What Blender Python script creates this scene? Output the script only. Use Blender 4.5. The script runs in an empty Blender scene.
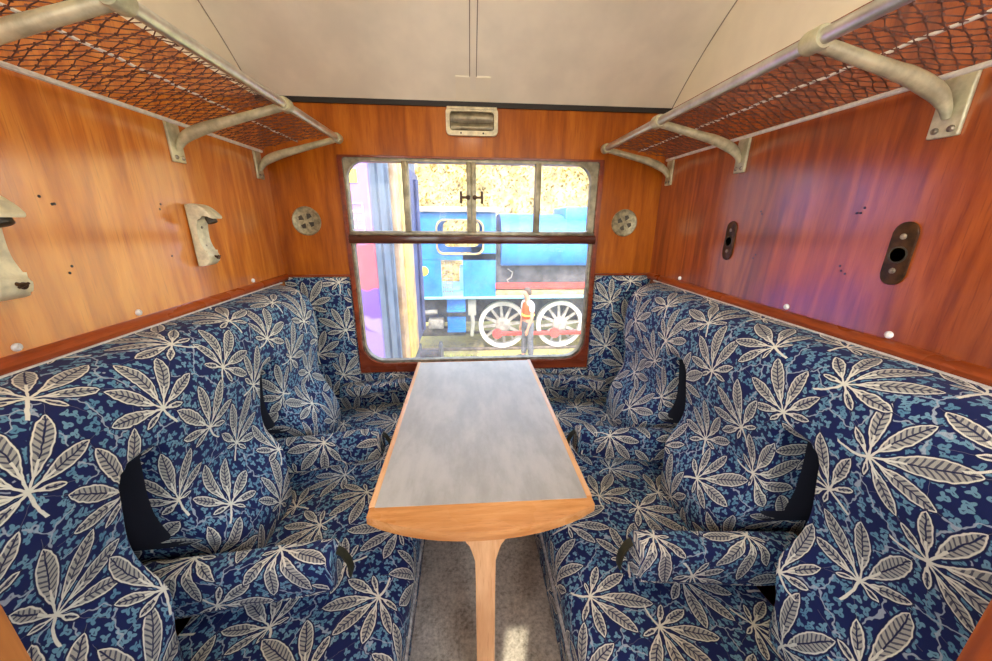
import bpy, bmesh, math, random
from mathutils import Vector, Matrix, noise as mnoise
R = math.radians
random.seed(7)
S = bpy.context.scene
COL = S.collection
FILL_LAMP = 14.  # strength of the added, unseen fill lamp
XL, XR, D, YB, XC = -0.902, 0.978, 1.846, 0.18, 0.038   # partitions, window wall, corridor partition, centre line

# ------------------------------------------------------------------ nodes
class NT:
    def __init__(s, name):
        s.mat = bpy.data.materials.new(name); s.mat.use_nodes = True
        s.t = s.mat.node_tree; s.t.nodes.clear()
        s.out = s.t.nodes.new('ShaderNodeOutputMaterial')
    def new(s, typ, **k):
        n = s.t.nodes.new(typ)
        for a, b in k.items(): setattr(n, a, b)
        return n
    def put(s, sock, v):
        if hasattr(v, 'is_output'): s.t.links.new(v, sock)
        elif isinstance(v, (tuple, list)) and len(v) == 3 and sock.type == 'RGBA': sock.default_value = (*v, 1)
        else: sock.default_value = v
    def m(s, op, *a, clamp=False):
        n = s.new('ShaderNodeMath', operation=op, use_clamp=clamp)
        for i, v in enumerate(a): s.put(n.inputs[i], v)
        return n.outputs[0]
    def mix(s, f, a, b, blend='MIX'):
        n = s.new('ShaderNodeMix', data_type='RGBA', blend_type=blend)
        s.put(n.inputs[0], f); s.put(n.inputs[6], a); s.put(n.inputs[7], b)
        return n.outputs[2]
    def mixf(s, f, a, b):
        n = s.new('ShaderNodeMix', data_type='FLOAT')
        s.put(n.inputs[0], f); s.put(n.inputs[2], a); s.put(n.inputs[3], b)
        return n.outputs[0]
    def xyz(s, v):
        n = s.new('ShaderNodeSeparateXYZ'); s.put(n.inputs[0], v); return n.outputs
    def vec(s, x, y, z=0.0):
        n = s.new('ShaderNodeCombineXYZ')
        for i, v in enumerate((x, y, z)): s.put(n.inputs[i], v)
        return n.outputs[0]
    def vm(s, op, a, b):
        n = s.new('ShaderNodeVectorMath', operation=op); s.put(n.inputs[0], a); s.put(n.inputs[1], b); return n.outputs[0]
    def noise(s, v, scale, detail=2.0, rough=.5, col=False):
        n = s.new('ShaderNodeTexNoise'); s.put(n.inputs['Vector'], v)
        n.inputs['Scale'].default_value = scale; n.inputs['Detail'].default_value = detail; n.inputs['Roughness'].default_value = rough
        return n.outputs[1 if col else 0]
    def ramp(s, f, stops):
        n = s.new('ShaderNodeValToRGB'); s.put(n.inputs[0], f)
        e = n.color_ramp.elements
        while len(e) < len(stops): e.new(.5)
        for q, (p, c) in zip(e, stops): q.position = p; q.color = (*c, 1)
        return n.outputs[0]
    def sstep(s, v, a, b):
        n = s.new('ShaderNodeMapRange', interpolation_type='SMOOTHSTEP')
        s.put(n.inputs[0], v); n.inputs[1].default_value = a; n.inputs[2].default_value = b
        return n.outputs[0]
    def bsdf(s, color, rough=.5, metal=0, coat=0, coat_rough=.1, bump=None, bump_s=.2, bump_d=.002, spec=.5, sheen=0):
        b = s.new('ShaderNodeBsdfPrincipled')
        s.put(b.inputs['Base Color'], color); s.put(b.inputs['Roughness'], rough); s.put(b.inputs['Metallic'], metal)
        b.inputs['Coat Weight'].default_value = coat; b.inputs['Coat IOR'].default_value = 1.85 if coat == 1. else 1.5; b.inputs['Coat Roughness'].default_value = coat_rough
        b.inputs['Specular IOR Level'].default_value = spec; b.inputs['Sheen Weight'].default_value = sheen
        if bump is not None:
            n = s.new('ShaderNodeBump'); n.inputs['Strength'].default_value = bump_s; n.inputs['Distance'].default_value = bump_d
            s.put(n.inputs['Height'], bump); s.t.links.new(n.outputs[0], b.inputs['Normal'])
        s.t.links.new(b.outputs[0], s.out.inputs[0]); s.b = b
        return s.mat
    def obj(s): return s.new('ShaderNodeTexCoord').outputs['Object']
    def uv(s): return s.new('ShaderNodeTexCoord').outputs['UV']

def paint(name, col, rough=.45, metal=0, var=.12, scale=9., coat=0, spec=.5, bump=.0):
    n = NT(name); o = n.obj()
    k = n.noise(o, scale, 4, .6)
    c2 = tuple(max(0, c * (1 - 2.2 * var)) for c in col)
    c1 = tuple(min(1, c * (1 + var)) for c in col)
    c = n.mix(n.sstep(k, .3, .7), c2, c1)
    return n.bsdf(c, rough, metal, coat=coat, spec=spec, bump=n.noise(o, 260, 2) if bump else None, bump_s=bump)

def wood(name, dark, mid, light, axis='z', rough=.3, coat=.35, fig=5.0, seed=0.0, coat_rough=.12):
    n = NT(name); o = n.obj(); x, y, z = n.xyz(o)
    st = {'z': (9., 9., 1.), 'y': (9., 1., 9.), 'x': (1., 9., 9.)}[axis]
    p = n.vec(n.m('MULTIPLY_ADD', x, st[0], seed), n.m('MULTIPLY', y, st[1]), n.m('MULTIPLY', z, st[2]))
    big = n.noise(p, .55, 3, .55)                                   # slow figure of the veneer
    ring = n.m('SINE', n.m('MULTIPLY', big, fig * 12))
    fine = n.noise(p, 7., 4, .65); pore = n.noise(n.vm('MULTIPLY', p, (3.5, 3.5, 3.5) if axis != 'z' else (3.5, 3.5, 1.5)), 9., 2, .5)
    f = n.m('ADD', n.m('MULTIPLY', ring, .10), n.m('MULTIPLY_ADD', fine, .55, n.m('MULTIPLY', big, .55)))
    c = n.ramp(f, [(.30, dark), (.55, mid), (.82, light)])
    c = n.mix(n.m('MULTIPLY', n.sstep(pore, .56, .72), .45), c, dark)
    blot = n.noise(o, 2.2, 3, .6)
    c = n.mix(n.m('MULTIPLY', n.sstep(blot, .5, .75), .35), c, dark)
    rr = n.m('MULTIPLY_ADD', n.noise(o, 5, 3), .22, rough - .11)
    return n.bsdf(c, rr, coat=coat, coat_rough=coat_rough, bump=fine, bump_s=.06, bump_d=.002, spec=.2)

def moquette(name):
    n = NT(name); uv = n.uv()
    w = n.noise(uv, 70, 1, .5, col=True)                            # slightly ragged woven outlines
    wv = n.vm('MULTIPLY', n.vm('SUBTRACT', w, (.5, .5, .5)), (.005, .005, 0))
    p = n.vm('ADD', uv, wv)
    u, v, _ = n.xyz(p)
    cell = .252
    def layer(ou, ov, seed):
        a = n.m('ADD', n.m('DIVIDE', u, cell), ou); b = n.m('ADD', n.m('DIVIDE', v, cell), ov)
        ca = n.m('FLOOR', a); cb = n.m('FLOOR', b)
        qx = n.m('SUBTRACT', n.m('SUBTRACT', a, ca), .5); qy = n.m('SUBTRACT', n.m('SUBTRACT', b, cb), .5)
        wn = n.new('ShaderNodeTexWhiteNoise', noise_dimensions='3D'); n.put(wn.inputs['Vector'], n.vec(ca, cb, seed))
        r1, r2, r3 = n.xyz(wn.outputs['Color'])
        rot = n.m('MULTIPLY', n.m('SUBTRACT', r1, .5), 2.3)
        c, s = n.m('COSINE', rot), n.m('SINE', rot)
        lx = n.m('SUBTRACT', n.m('MULTIPLY', qx, c), n.m('MULTIPLY', qy, s))
        ly = n.m('ADD', n.m('ADD', n.m('MULTIPLY', qx, s), n.m('MULTIPLY', qy, c)), .17)
        r = n.m('SQRT', n.m('ADD', n.m('MULTIPLY', lx, lx), n.m('MULTIPLY', ly, ly)))
        th = n.m('ARCTAN2', lx, ly)
        th = n.m('ADD', th, n.m('MULTIPLY', n.m('SUBTRACT', r2, .5), .35))
        k = n.m('MAXIMUM', n.m('MINIMUM', n.m('ROUND', n.m('DIVIDE', th, .64)), 3.), -3.)
        an = n.m('SUBTRACT', th, n.m('MULTIPLY', k, .64))
        t = n.m('MULTIPLY', r, n.m('COSINE', an)); side = n.m('MULTIPLY', r, n.m('SINE', an)); ww = n.m('ABSOLUTE', side)
        ka = n.m('ABSOLUTE', k)
        wn2 = n.new('ShaderNodeTexWhiteNoise', noise_dimensions='3D'); n.put(wn2.inputs['Vector'], n.vec(n.m('ADD', ca, n.m('MULTIPLY', k, .171)), cb, seed + 3.3))
        jit = n.m('MULTIPLY', n.m('SUBTRACT', wn2.outputs['Value'], .5), .13)
        L = n.m('ADD', n.m('SUBTRACT', n.m('SUBTRACT', .575, n.m('MULTIPLY', ka, .022)), n.m('MULTIPLY', n.m('MULTIPLY', ka, ka), .033)), jit)
        sp = n.m('DIVIDE', n.m('SUBTRACT', n.m('DIVIDE', t, L), .12), .88, clamp=True)
        W = n.m('MULTIPLY', n.m('MULTIPLY', n.m('POWER', sp, 1.15), n.m('POWER', n.m('SUBTRACT', 1., sp), .78)), n.m('MULTIPLY', L, .45))
        d = n.m('SUBTRACT', W, ww)
        fwd = n.m('GREATER_THAN', t, 0.)
        fill = n.m('MULTIPLY', n.sstep(d, -.002, .003), fwd)
        rim = n.m('MULTIPLY', fill, n.m('SUBTRACT', 1., n.sstep(d, .007, .014)))
        mid = n.m('SUBTRACT', 1., n.sstep(ww, .003, .008))
        ph = n.m('SINE', n.m('MULTIPLY', n.m('SUBTRACT', t, n.m('MULTIPLY', ww, .75)), 150.))
        vein = n.m('MULTIPLY', n.sstep(ph, .15, .65), n.m('SUBTRACT', 1., n.sstep(ww, .05, .085)))
        inner = n.m('MULTIPLY', n.m('MAXIMUM', n.m('MULTIPLY', vein, .8), mid), n.m('SUBTRACT', 1., rim))
        # petioles of the leaflets and the stalk of the leaf
        pet = n.m('MULTIPLY', n.m('MULTIPLY', n.m('SUBTRACT', 1., n.sstep(ww, .006, .010)), n.m('LESS_THAN', t, n.m('MULTIPLY', L, .4))), fwd)
        bend = n.m('ABSOLUTE', n.m('SUBTRACT', lx, n.m('MULTIPLY', n.m('MULTIPLY', ly, ly), n.m('MULTIPLY', n.m('SUBTRACT', r3, .5), 6.))))
        stk = n.m('MULTIPLY', n.m('SUBTRACT', 1., n.sstep(bend, .009, .014)), n.m('MULTIPLY', n.m('LESS_THAN', ly, 0.), n.m('GREATER_THAN', ly, -.21)))
        line = n.m('MAXIMUM', pet, stk)
        mask = n.m('MAXIMUM', fill, line)
        bright = n.m('MAXIMUM', n.m('MULTIPLY', n.m('SUBTRACT', 1., inner), fill), line)
        halo = n.m('MAXIMUM', n.m('MULTIPLY', n.sstep(d, -.018, -.008), n.m('MULTIPLY', fwd, n.m('LESS_THAN', t, n.m('MULTIPLY', L, 1.05)))), mask)
        return mask, bright, halo, rim, line
    A = layer(0., 0., 1.7); B = layer(.5, .5, 8.3)
    # ivy
    vo = n.new('ShaderNodeTexVoronoi', voronoi_dimensions='2D'); vo.inputs['Scale'].default_value = 1.; vo.inputs['Randomness'].default_value = .8
    p2 = n.vm('MULTIPLY', n.vm('ADD', uv, n.vm('MULTIPLY', wv, (1.3, 1.3, 0))), (52., 52., 0)); n.put(vo.inputs['Vector'], p2)
    loc = n.vm('SUBTRACT', p2, vo.outputs['Position']); ix, iy, _ = n.xyz(loc)
    cr, cg, cb_ = n.xyz(vo.outputs['Color'])
    ang = n.m('MULTIPLY_ADD', cr, 6.28, n.m('ARCTAN2', iy, ix))
    rad = n.m('SQRT', n.m('ADD', n.m('MULTIPLY', ix, ix), n.m('MULTIPLY', iy, iy)))
    lob = n.m('MULTIPLY_ADD', n.m('COSINE', n.m('MULTIPLY', ang, 3.)), .15, n.m('MULTIPLY_ADD', n.m('COSINE', ang), .07, .36))
    ivy = n.m('MULTIPLY', n.sstep(n.m('SUBTRACT', lob, rad), -.02, .05), n.m('GREATER_THAN', cg, .12))
    ivein = n.m('MULTIPLY', n.m('SUBTRACT', 1., n.sstep(n.m('ABSOLUTE', n.m('SINE', n.m('MULTIPLY', ang, .5))), .06, .16)), n.m('LESS_THAN', rad, .3))
    # fine trailing vine stems
    ve = n.new('ShaderNodeTexVoronoi', voronoi_dimensions='2D', feature='DISTANCE_TO_EDGE'); ve.inputs['Scale'].default_value = 10.5
    wob = n.vm('MULTIPLY', n.vm('SUBTRACT', n.noise(uv, 28, 2, .6, col=True), (.5, .5, .5)), (.045, .045, 0))
    n.put(ve.inputs['Vector'], n.vm('ADD', p, wob))
    vine = n.m('SUBTRACT', 1., n.sstep(ve.outputs['Distance'], .012, .024))
    navy, teal, cream, pale = (.0075, .012, .062), (.085, .21, .29), (.60, .56, .47), (.36, .41, .44)
    tone = n.noise(uv, 6, 3, .6)
    c = n.mix(tone, (.003, .007, .046), (.0065, .014, .088))
    hal = n.m('SUBTRACT', 1., n.m('MAXIMUM', A[2], B[2]))
    c = n.mix(n.m('MULTIPLY', n.m('MULTIPLY', ivy, n.m('SUBTRACT', 1., n.m('MULTIPLY', ivein, .8))), hal), c, n.mix(cb_, teal, (.16, .30, .36)))
    c = n.mix(n.m('MULTIPLY', n.m('MULTIPLY', vine, hal), .85), c, pale)
    leaf = n.mix(tone, (.38, .37, .30), (.56, .53, .41))
    for M, br, ha, rim, line in (B, A):
        c = n.mix(ha, c, (.0045, .008, .048))
        c = n.mix(n.m('MULTIPLY', M, n.m('MULTIPLY_ADD', br, .78, .0)), c, leaf)
        c = n.mix(n.m('MULTIPLY', n.m('MAXIMUM', rim, line), .8), c, (.80, .76, .60))
    tw = n.m('SINE', n.m('MULTIPLY', n.m('ADD', u, v), 2300.))      # diagonal weave
    c = n.mix(n.m('MULTIPLY', n.sstep(tw, 0., 1.), .18), c, (.006, .009, .04))
    return n.bsdf(c, .82, bump=tw, bump_s=.12, bump_d=.001, spec=.25, sheen=.03)

def glassy(name, haze, film=(.9, .9, .85)):
    n = NT(name)
    tr = n.new('ShaderNodeBsdfTransparent'); gl = n.new('ShaderNodeBsdfGlossy'); gl.inputs['Roughness'].default_value = .02
    df = n.new('ShaderNodeBsdfTranslucent'); df.inputs[0].default_value = (*film, 1)
    o = n.obj(); k = n.sstep(n.noise(o, 9, 5, .7), .35, .8)
    a = n.new('ShaderNodeMixShader'); n.put(a.inputs[0], n.m('MULTIPLY_ADD', k, haze, haze * .5)); n.t.links.new(tr.outputs[0], a.inputs[1]); n.t.links.new(df.outputs[0], a.inputs[2])
    b = n.new('ShaderNodeMixShader'); b.inputs[0].default_value = .008
    n.t.links.new(a.outputs[0], b.inputs[1]); n.t.links.new(gl.outputs[0], b.inputs[2]); n.t.links.new(b.outputs[0], n.out.inputs[0])
    return n.mat

M = {}
M['moq'] = moquette('blue leaf moquette')
M['wood'] = wood('lit orange veneer', (.36, .080, .004), (.58, .165, .011), (.74, .28, .035), 'z', .34, 1., 4, coat_rough=.17)  # same veneer as the right wall, with the left side's stronger light painted in
M['woodr'] = wood('shaded red brown veneer', (.15, .022, .002), (.30, .055, .004), (.46, .105, .011), 'z', .34, 1., 5, 3.3, coat_rough=.18)  # darker copy of the left wall's veneer, weaker light painted in
M['woodw'] = wood('window wall veneer', (.22, .046, .002), (.37, .092, .003), (.50, .15, .008), 'z', .36, .12, 3, 7.1)
M['trim'] = wood('red varnished trim', (.16, .026, .006), (.32, .060, .012), (.44, .10, .02), 'y', .28, .4, 2, 1.1)
M['trimx'] = wood('mahogany window frame', (.11, .018, .006), (.21, .036, .010), (.30, .06, .016), 'x', .28, .45, 2, 1.9)
M['trimd'] = wood('dark transom', (.03, .008, .004), (.07, .018, .008), (.12, .03, .012), 'x', .3, .4, 2, 1.9)
M['oak'] = wood('orange table edging', (.46, .17, .04), (.66, .29, .085), (.80, .43, .16), 'x', .3, .3, 4, 5.)
M['oaky'] = wood('orange table side edging', (.58, .26, .09), (.74, .40, .17), (.84, .52, .26), 'y', .3, .3, 2, 3.)
M['oakz'] = wood('pale table leg', (.46, .19, .06), (.66, .33, .12), (.80, .46, .21), 'z', .34, .2, 2, 2.)
M['tan'] = wood('door post wood', (.22, .07, .015), (.36, .13, .03), (.46, .19, .05), 'z', .45, .1, 2, 4.)
M['ceil'] = paint('cream gloss paint', (.90, .83, .66), .34, var=.05, scale=3)
M['white'] = paint('cream wall paint', (.90, .82, .63), .45, var=.04, scale=3)
M['seam'] = paint('dark joint line', (.30, .25, .18), .6)  # dark joint tone of the ceiling seams
M['black'] = paint('black gap', (.012, .008, .008), .6)
M['cream'] = paint('cream enamel casting', (.66, .59, .38), .38, var=.14, scale=30, bump=.1)
M['rack'] = paint('aged cream rack metal', (.56, .51, .32), .42, metal=.35, var=.16, scale=22, bump=.08)
M['alu'] = paint('dull window aluminium', (.27, .235, .155), .42, metal=.6, var=.2, scale=25)
M['rail'] = paint('polished rail', (.60, .58, .50), .28, metal=.75, var=.1, scale=20)
M['rod'] = paint('white cord', (.72, .66, .58), .6, var=.08, scale=60)
M['net'] = paint('brown netting', (.13, .042, .022), .75, var=.2, scale=60)
M['bronze'] = paint('dark bronze plate', (.075, .032, .010), .4, metal=.5, var=.3, scale=40)
M['dark'] = paint('dark socket', (.05, .038, .02), .5, var=.3, scale=40)
M['disc'] = paint('tarnished brass disc', (.36, .31, .18), .45, metal=.4, var=.22, scale=45)
M['screw'] = paint('worn screw', (.34, .28, .2), .35, metal=.7, var=.3, scale=80)
M['cap'] = paint('white cap', (.66, .62, .56), .35)
M['lamin'] = None
n = NT('grey table laminate'); o = n.obj()
k = n.noise(n.vm('MULTIPLY', o, (1., .35, 1.)), 14, 5, .65)
M['lamin'] = n.bsdf(n.mix(n.sstep(k, .3, .7), (.36, .33, .255), (.49, .455, .365)), n.m('MULTIPLY_ADD', k, .25, .26), spec=.4, bump=k, bump_s=.04)
n = NT('speckled lino'); o = n.obj()
k = n.noise(o, 9, 6, .75); k2 = n.noise(o, 70, 4, .7)
c = n.ramp(n.m('ADD', n.m('MULTIPLY', k, .5), n.m('MULTIPLY', k2, .6)), [(.38, (.22, .185, .13)), (.52, (.52, .46, .35)), (.66, (.76, .69, .55))])
M['lino'] = n.bsdf(c, .55, bump=k2, bump_s=.1)
M['glass'] = glassy('dusty window glass', .06)
M['shade'] = paint('painted recess shade', (.010, .010, .018), .9, var=.1)  # near-black colour standing in for shade deep in the armrest slots
M['strap'] = paint('dark leather strap', (.03, .028, .012), .5, var=.2, scale=60)
M['reflector'] = paint('pale bounce reflector', (.74, .71, .64), .8, var=.05, scale=3)  # kept bright so the unseen slab throws light back inside
M['pipe'] = paint('pale seat piping', (.50, .47, .42), .8, var=.2, scale=90)
# outdoors
M['blue'] = paint('faded engine blue', (.018, .16, .47), .45, var=.15, scale=2.2)
M['bluel'] = paint('pale blue lining', (.20, .46, .55), .5, var=.1, scale=3)
M['roofg'] = paint('pale cab roof', (.25, .235, .18), .6, var=.1, scale=3)
M['soot'] = paint('dusty boiler', (.085, .075, .07), .65, var=.35, scale=2.5)
M['red'] = paint('buffer red', (.60, .05, .035), .5, var=.15, scale=4)
M['tyre'] = paint('white tyre', (.50, .47, .40), .5, var=.08, scale=5)
M['spoke'] = paint('dusty spoke grey', (.27, .24, .19), .6, var=.2, scale=8)
M['sand'] = paint('sandy footplate', (.38, .25, .11), .7, var=.2, scale=5)
M['steel'] = paint('rail steel', (.22, .17, .13), .5, metal=.5, var=.2, scale=9)
M['grime'] = paint('coach underframe', (.10, .085, .07), .7, var=.3, scale=5)
M['slate'] = paint('slate blue coach end', (.13, .17, .22), .5, var=.15, scale=3)
M['gangy'] = paint('yellow gangway', (.60, .42, .09), .55, var=.2, scale=5)
M['gangp'] = paint('peach gangway edge', (.52, .30, .13), .55, var=.2, scale=5)
M['navyc'] = paint('dark navy coach corner', (.055, .065, .16), .5, var=.2, scale=3)
M['yel'] = paint('warning yellow', (.85, .62, .05), .5, var=.05)
n = NT('purple and pink livery'); o = n.obj(); x, y, z = n.xyz(o)
k = n.noise(o, 1.7, 2, .5); k2 = n.noise(n.vm('ADD', o, (3.3, 0, 1.2)), 2.4, 2, .5)
c = n.mix(n.sstep(n.m('MULTIPLY_ADD', n.m('ABSOLUTE', n.m('SUBTRACT', z, 1.05)), -1.0, n.m('ADD', k, .12)), .3, .36), (.20, .13, .38), (.40, .055, .075))
c = n.mix(n.sstep(n.m('MULTIPLY_ADD', n.m('ABSOLUTE', n.m('SUBTRACT', z, .74)), -1.2, n.m('ADD', k2, .05)), .30, .33), c, (.11, .05, .38))
c = n.mix(n.sstep(k2, .56, .6), c, (.22, .16, .34))
M['livery'] = n.bsdf(c, .4)
n = NT('autumn leaves'); o = n.obj()
k = n.noise(o, 2.6, 3, .7); k2 = n.noise(o, 9., 3, .6)
c = n.ramp(n.m('ADD', n.m('MULTIPLY', k, .5), n.m('MULTIPLY', k2, .5)), [(.34, (.085, .042, .006)), (.5, (.23, .15, .02)), (.62, (.33, .245, .035)), (.75, (.16, .16, .02))])
M['leaf'] = n.bsdf(c, .7, spec=.2)
n = NT('grassy yard'); o = n.obj(); k = n.noise(o, 1.4, 5, .7); k2 = n.noise(o, 14, 4, .7)
c = n.ramp(n.m('ADD', n.m('MULTIPLY', k, .55), n.m('MULTIPLY', k2, .45)), [(.38, (.12, .10, .05)), (.5, (.33, .27, .10)), (.62, (.40, .36, .08)), (.75, (.20, .24, .05))])
M['yard'] = n.bsdf(c, .9, bump=k2, bump_s=.6, bump_d=.04)
M['bank'] = paint('bank earth', (.40, .30, .11), .9, var=.25, scale=3)
M['grass'] = paint('sunny grass', (.48, .50, .09), .8, var=.25, scale=5)
M['skin'] = paint('skin', (.42, .20, .12), .55, var=.05)
M['hair'] = paint('brown hair', (.09, .05, .028), .7)
M['hivis'] = paint('orange hi-vis', (.70, .075, .006), .6, var=.05)
M['hiyel'] = paint('yellow hi-vis tape', (.85, .80, .10), .4, var=.05)
M['shirt'] = paint('white shirt', (.60, .58, .54), .8, var=.04)
M['jeans'] = paint('grey jeans', (.11, .105, .11), .85, var=.2, scale=8)
M['boot'] = paint('dark boots', (.04, .035, .03), .6)

# ------------------------------------------------------------------ meshes
class MB:
    def __init__(s): s.bm = bmesh.new(); s.uvl = None
    def box(s, a, b, bev=0, seg=2):
        x0, x1 = sorted((a[0], b[0])); y0, y1 = sorted((a[1], b[1])); z0, z1 = sorted((a[2], b[2]))
        g = bmesh.ops.create_cube(s.bm, size=1)['verts']
        for v in g: v.co = Vector((x0 + (v.co.x + .5) * (x1 - x0), y0 + (v.co.y + .5) * (y1 - y0), z0 + (v.co.z + .5) * (z1 - z0)))
        if bev:
            e = list({e for v in g for e in v.link_edges})
            bmesh.ops.bevel(s.bm, geom=e, offset=bev, segments=seg, affect='EDGES', profile=.5)
        return s
    def loft(s, rings, closed=True, caps=True):
        R_ = [[s.bm.verts.new(p) for p in r] for r in rings]
        nn = len(R_[0])
        for a, b in zip(R_, R_[1:]):
            for i in range(nn if closed else nn - 1):
                j = (i + 1) % nn
                s.bm.faces.new((a[i], a[j], b[j], b[i]))
        if caps and closed:
            s.bm.faces.new(R_[0][::-1]); s.bm.faces.new(R_[-1])
        return s
    def tube(s, pts, r, n=10, caps=True):
        pts = [Vector(p) for p in pts]; rs = r if isinstance(r, (list, tuple)) else [r] * len(pts)
        rings = []; up = None
        for i, p in enumerate(pts):
            t = (pts[min(i + 1, len(pts) - 1)] - pts[max(i - 1, 0)]).normalized()
            if up is None: up = t.orthogonal().normalized()
            up = (up - t * up.dot(t)).normalized(); w = t.cross(up)
            rings.append([p + (up * math.cos(6.28318 * k / n) + w * math.sin(6.28318 * k / n)) * rs[i] for k in range(n)])
        return s.loft(rings, True, caps)
    def lathe(s, prof, o, ax, n=28):
        o = Vector(o); ax = Vector(ax).normalized(); a = ax.orthogonal().normalized(); b = ax.cross(a)
        return s.loft([[o + ax * h + (a * math.cos(6.28318 * k / n) + b * math.sin(6.28318 * k / n)) * max(r, 1e-5) for k in range(n)] for r, h in prof])
    def prism(s, poly, f0, f1, bev=0):
        r0 = [s.bm.verts.new(f0(*p)) for p in poly]; r1 = [s.bm.verts.new(f1(*p)) for p in poly]
        nn = len(poly); fs = [s.bm.faces.new(r0[::-1]), s.bm.faces.new(r1)]
        for i in range(nn): fs.append(s.bm.faces.new((r0[i], r0[(i + 1) % nn], r1[(i + 1) % nn], r1[i])))
        if bev:
            e = list({e for f in fs[:2] for e in f.edges})
            bmesh.ops.bevel(s.bm, geom=e, offset=bev, segments=2, affect='EDGES', profile=.5)
        return s
    def ring(s, outer, inner, f0, f1):
        """flat frame between two equal-count outlines, from depth f0 to depth f1"""
        A = [[s.bm.verts.new(f(*p)) for p in q] for q, f in ((outer, f0), (inner, f0), (inner, f1), (outer, f1))]
        nn = len(outer)
        for i in range(nn):
            j = (i + 1) % nn
            for k in range(4):
                a, b = A[k], A[(k + 1) % 4]
                s.bm.faces.new((a[i], a[j], b[j], b[i]))
        return s
    def boxuv(s, off=(0, 0)):
        s.bm.normal_update()
        l = s.bm.loops.layers.uv.verify()
        for f in s.bm.faces:
            nx, ny, nz = (abs(c) for c in f.normal)
            for q in f.loops:
                c = q.vert.co
                q[l].uv = (c.y + off[0], c.z + off[1]) if nx >= ny and nx >= nz else ((c.x + off[0], c.z + off[1]) if ny >= nz else (c.y + off[0], c.x + off[1]))
        return s
    def build(s, name, mat, parent=None, smooth=35, mats=None):
        bmesh.ops.recalc_face_normals(s.bm, faces=s.bm.faces)
        me = bpy.data.meshes.new(name); s.bm.to_mesh(me); s.bm.free()
        for m_ in (mats or [mat]): me.materials.append(m_)
        if smooth:
            me.shade_smooth(); me.set_sharp_from_angle(angle=R(smooth))
        o = bpy.data.objects.new(name, me); COL.objects.link(o)
        if parent: attach(o, parent)
        return o
def attach(o, p):
    # parts are modelled in place: only an Empty root carries a location of its own
    o.parent = p
    o.matrix_parent_inverse = Matrix.Translation(-Vector(p.location)) if p.type == 'EMPTY' else Matrix.Identity(4)
def tag(o, label, cat, group=None, kind=None):
    o['label'] = label; o['category'] = cat
    if group: o['group'] = group
    if kind: o['kind'] = kind
    return o
def thing(name, label, cat, loc, group=None):
    o = bpy.data.objects.new(name, None); COL.objects.link(o); o.location = loc; o.empty_display_size = .1
    return tag(o, label, cat, group)
def struct(o, label=None, cat=None):
    o['kind'] = 'structure'
    if label: o['label'] = label; o['category'] = cat
    return o
def rrect(x0, x1, z0, z1, r, n=6):
    rs = r if isinstance(r, (list, tuple)) else [r] * 4             # bl, br, tr, tl
    out = []
    for (cx, cz, a0), q in zip((((x0 + rs[0]), z0 + rs[0], 180), (x1 - rs[1], z0 + rs[1], 270), (x1 - rs[2], z1 - rs[2], 0), (x0 + rs[3], z1 - rs[3], 90)), rs):
        for i in range(n + 1):
            a = R(a0 + 90 * i / n); out.append((cx + q * math.cos(a), cz + q * math.sin(a)))
    return out
def smooth(e0, e1, x):
    t = min(1, max(0, (x - e0) / (e1 - e0))); return t * t * (3 - 2 * t)
def interp(tab, x):
    for (a, b), (c, d) in zip(tab, tab[1:]):
        if x <= c:
            t = max(0, min(1, (x - a) / (c - a))); t = t * t * (3 - 2 * t) if False else t
            return b + (d - b) * t
    return tab[-1][1]
def catmull(tab, n):
    P = [Vector((*p,)) for p in tab]; P = [2 * P[0] - P[1]] + P + [2 * P[-1] - P[-2]]; out = []
    for i in range(1, len(P) - 2):
        for k in range(n):
            t = k / n; a, b, c, d = P[i - 1:i + 3]
            out.append(.5 * (2 * b + (c - a) * t + (2 * a - 5 * b + 4 * c - d) * t * t + (3 * b - a - 3 * c + d) * t ** 3))
    return out + [P[-2]]

# ------------------------------------------------------------------ room shell
m = MB(); m.box((XL - .05, -.9, -.05), (XR + .05, D + .06, 0)); fl = struct(m.build('floor', M['lino']), 'worn speckled grey lino floor of the compartment', 'floor')
def side_wall(name, x, sx, mw):
    b = MB(); b.box((x, YB - .04, 0), (x + sx * .04, D + .05, 1.93)); b.bm.faces.ensure_lookup_table(); k = len(b.bm.faces)
    b.box((x, YB - .04, 1.93), (x + sx * .04, D + .05, 2.42)); b.bm.faces.ensure_lookup_table()
    for f in b.bm.faces[k:]: f.material_index = 1
    return struct(b.build(name, None, mats=[mw, M['white']]))
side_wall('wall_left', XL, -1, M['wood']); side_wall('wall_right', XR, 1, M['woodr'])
WX0, WX1, WZ0, WZ1 = -.583, .668, .627, 1.702                       # outside of the wooden window frame
b = MB()
for a, c in (((XL - .05, 0), (WX0 + .02, 1.935)), ((WX1 - .02, 0), (XR + .05, 1.935)), ((WX0 + .02, 0), (WX1 - .02, WZ0 + .02)), ((WX0 + .02, WZ1 - .02), (WX1 - .02, 1.935))):
    b.box((a[0], D, a[1]), (c[0], D + .07, c[1]))
struct(b.build('wall_front', M['woodw']))
def cz(y):
    yc, zc, r = .745, .738, 1.62
    return zc + r if y < yc else zc + math.sqrt(r * r - (y - yc) ** 2)
b = MB(); ys = [-.9] + [.745 + (D + .07 - .745) * i / 28 for i in range(29)]
b.loft([[(x, y, cz(y)), (x, y, cz(y) + .03)] for y in ys for x in (XL - .05,)] and [[(XL - .03, y, cz(y)), (XR + .03, y, cz(y)), (XR + .03, y, cz(y) + .03), (XL - .03, y, cz(y) + .03)] for y in ys])
struct(b.build('ceiling', M['ceil'], smooth=50))
b = MB(); b.box((XL, D - .010, 1.910), (XR, D + .0, 1.931)); struct(b.build('trim_3', M['black']), 'dark strip between window wall and ceiling', 'trim')
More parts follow.
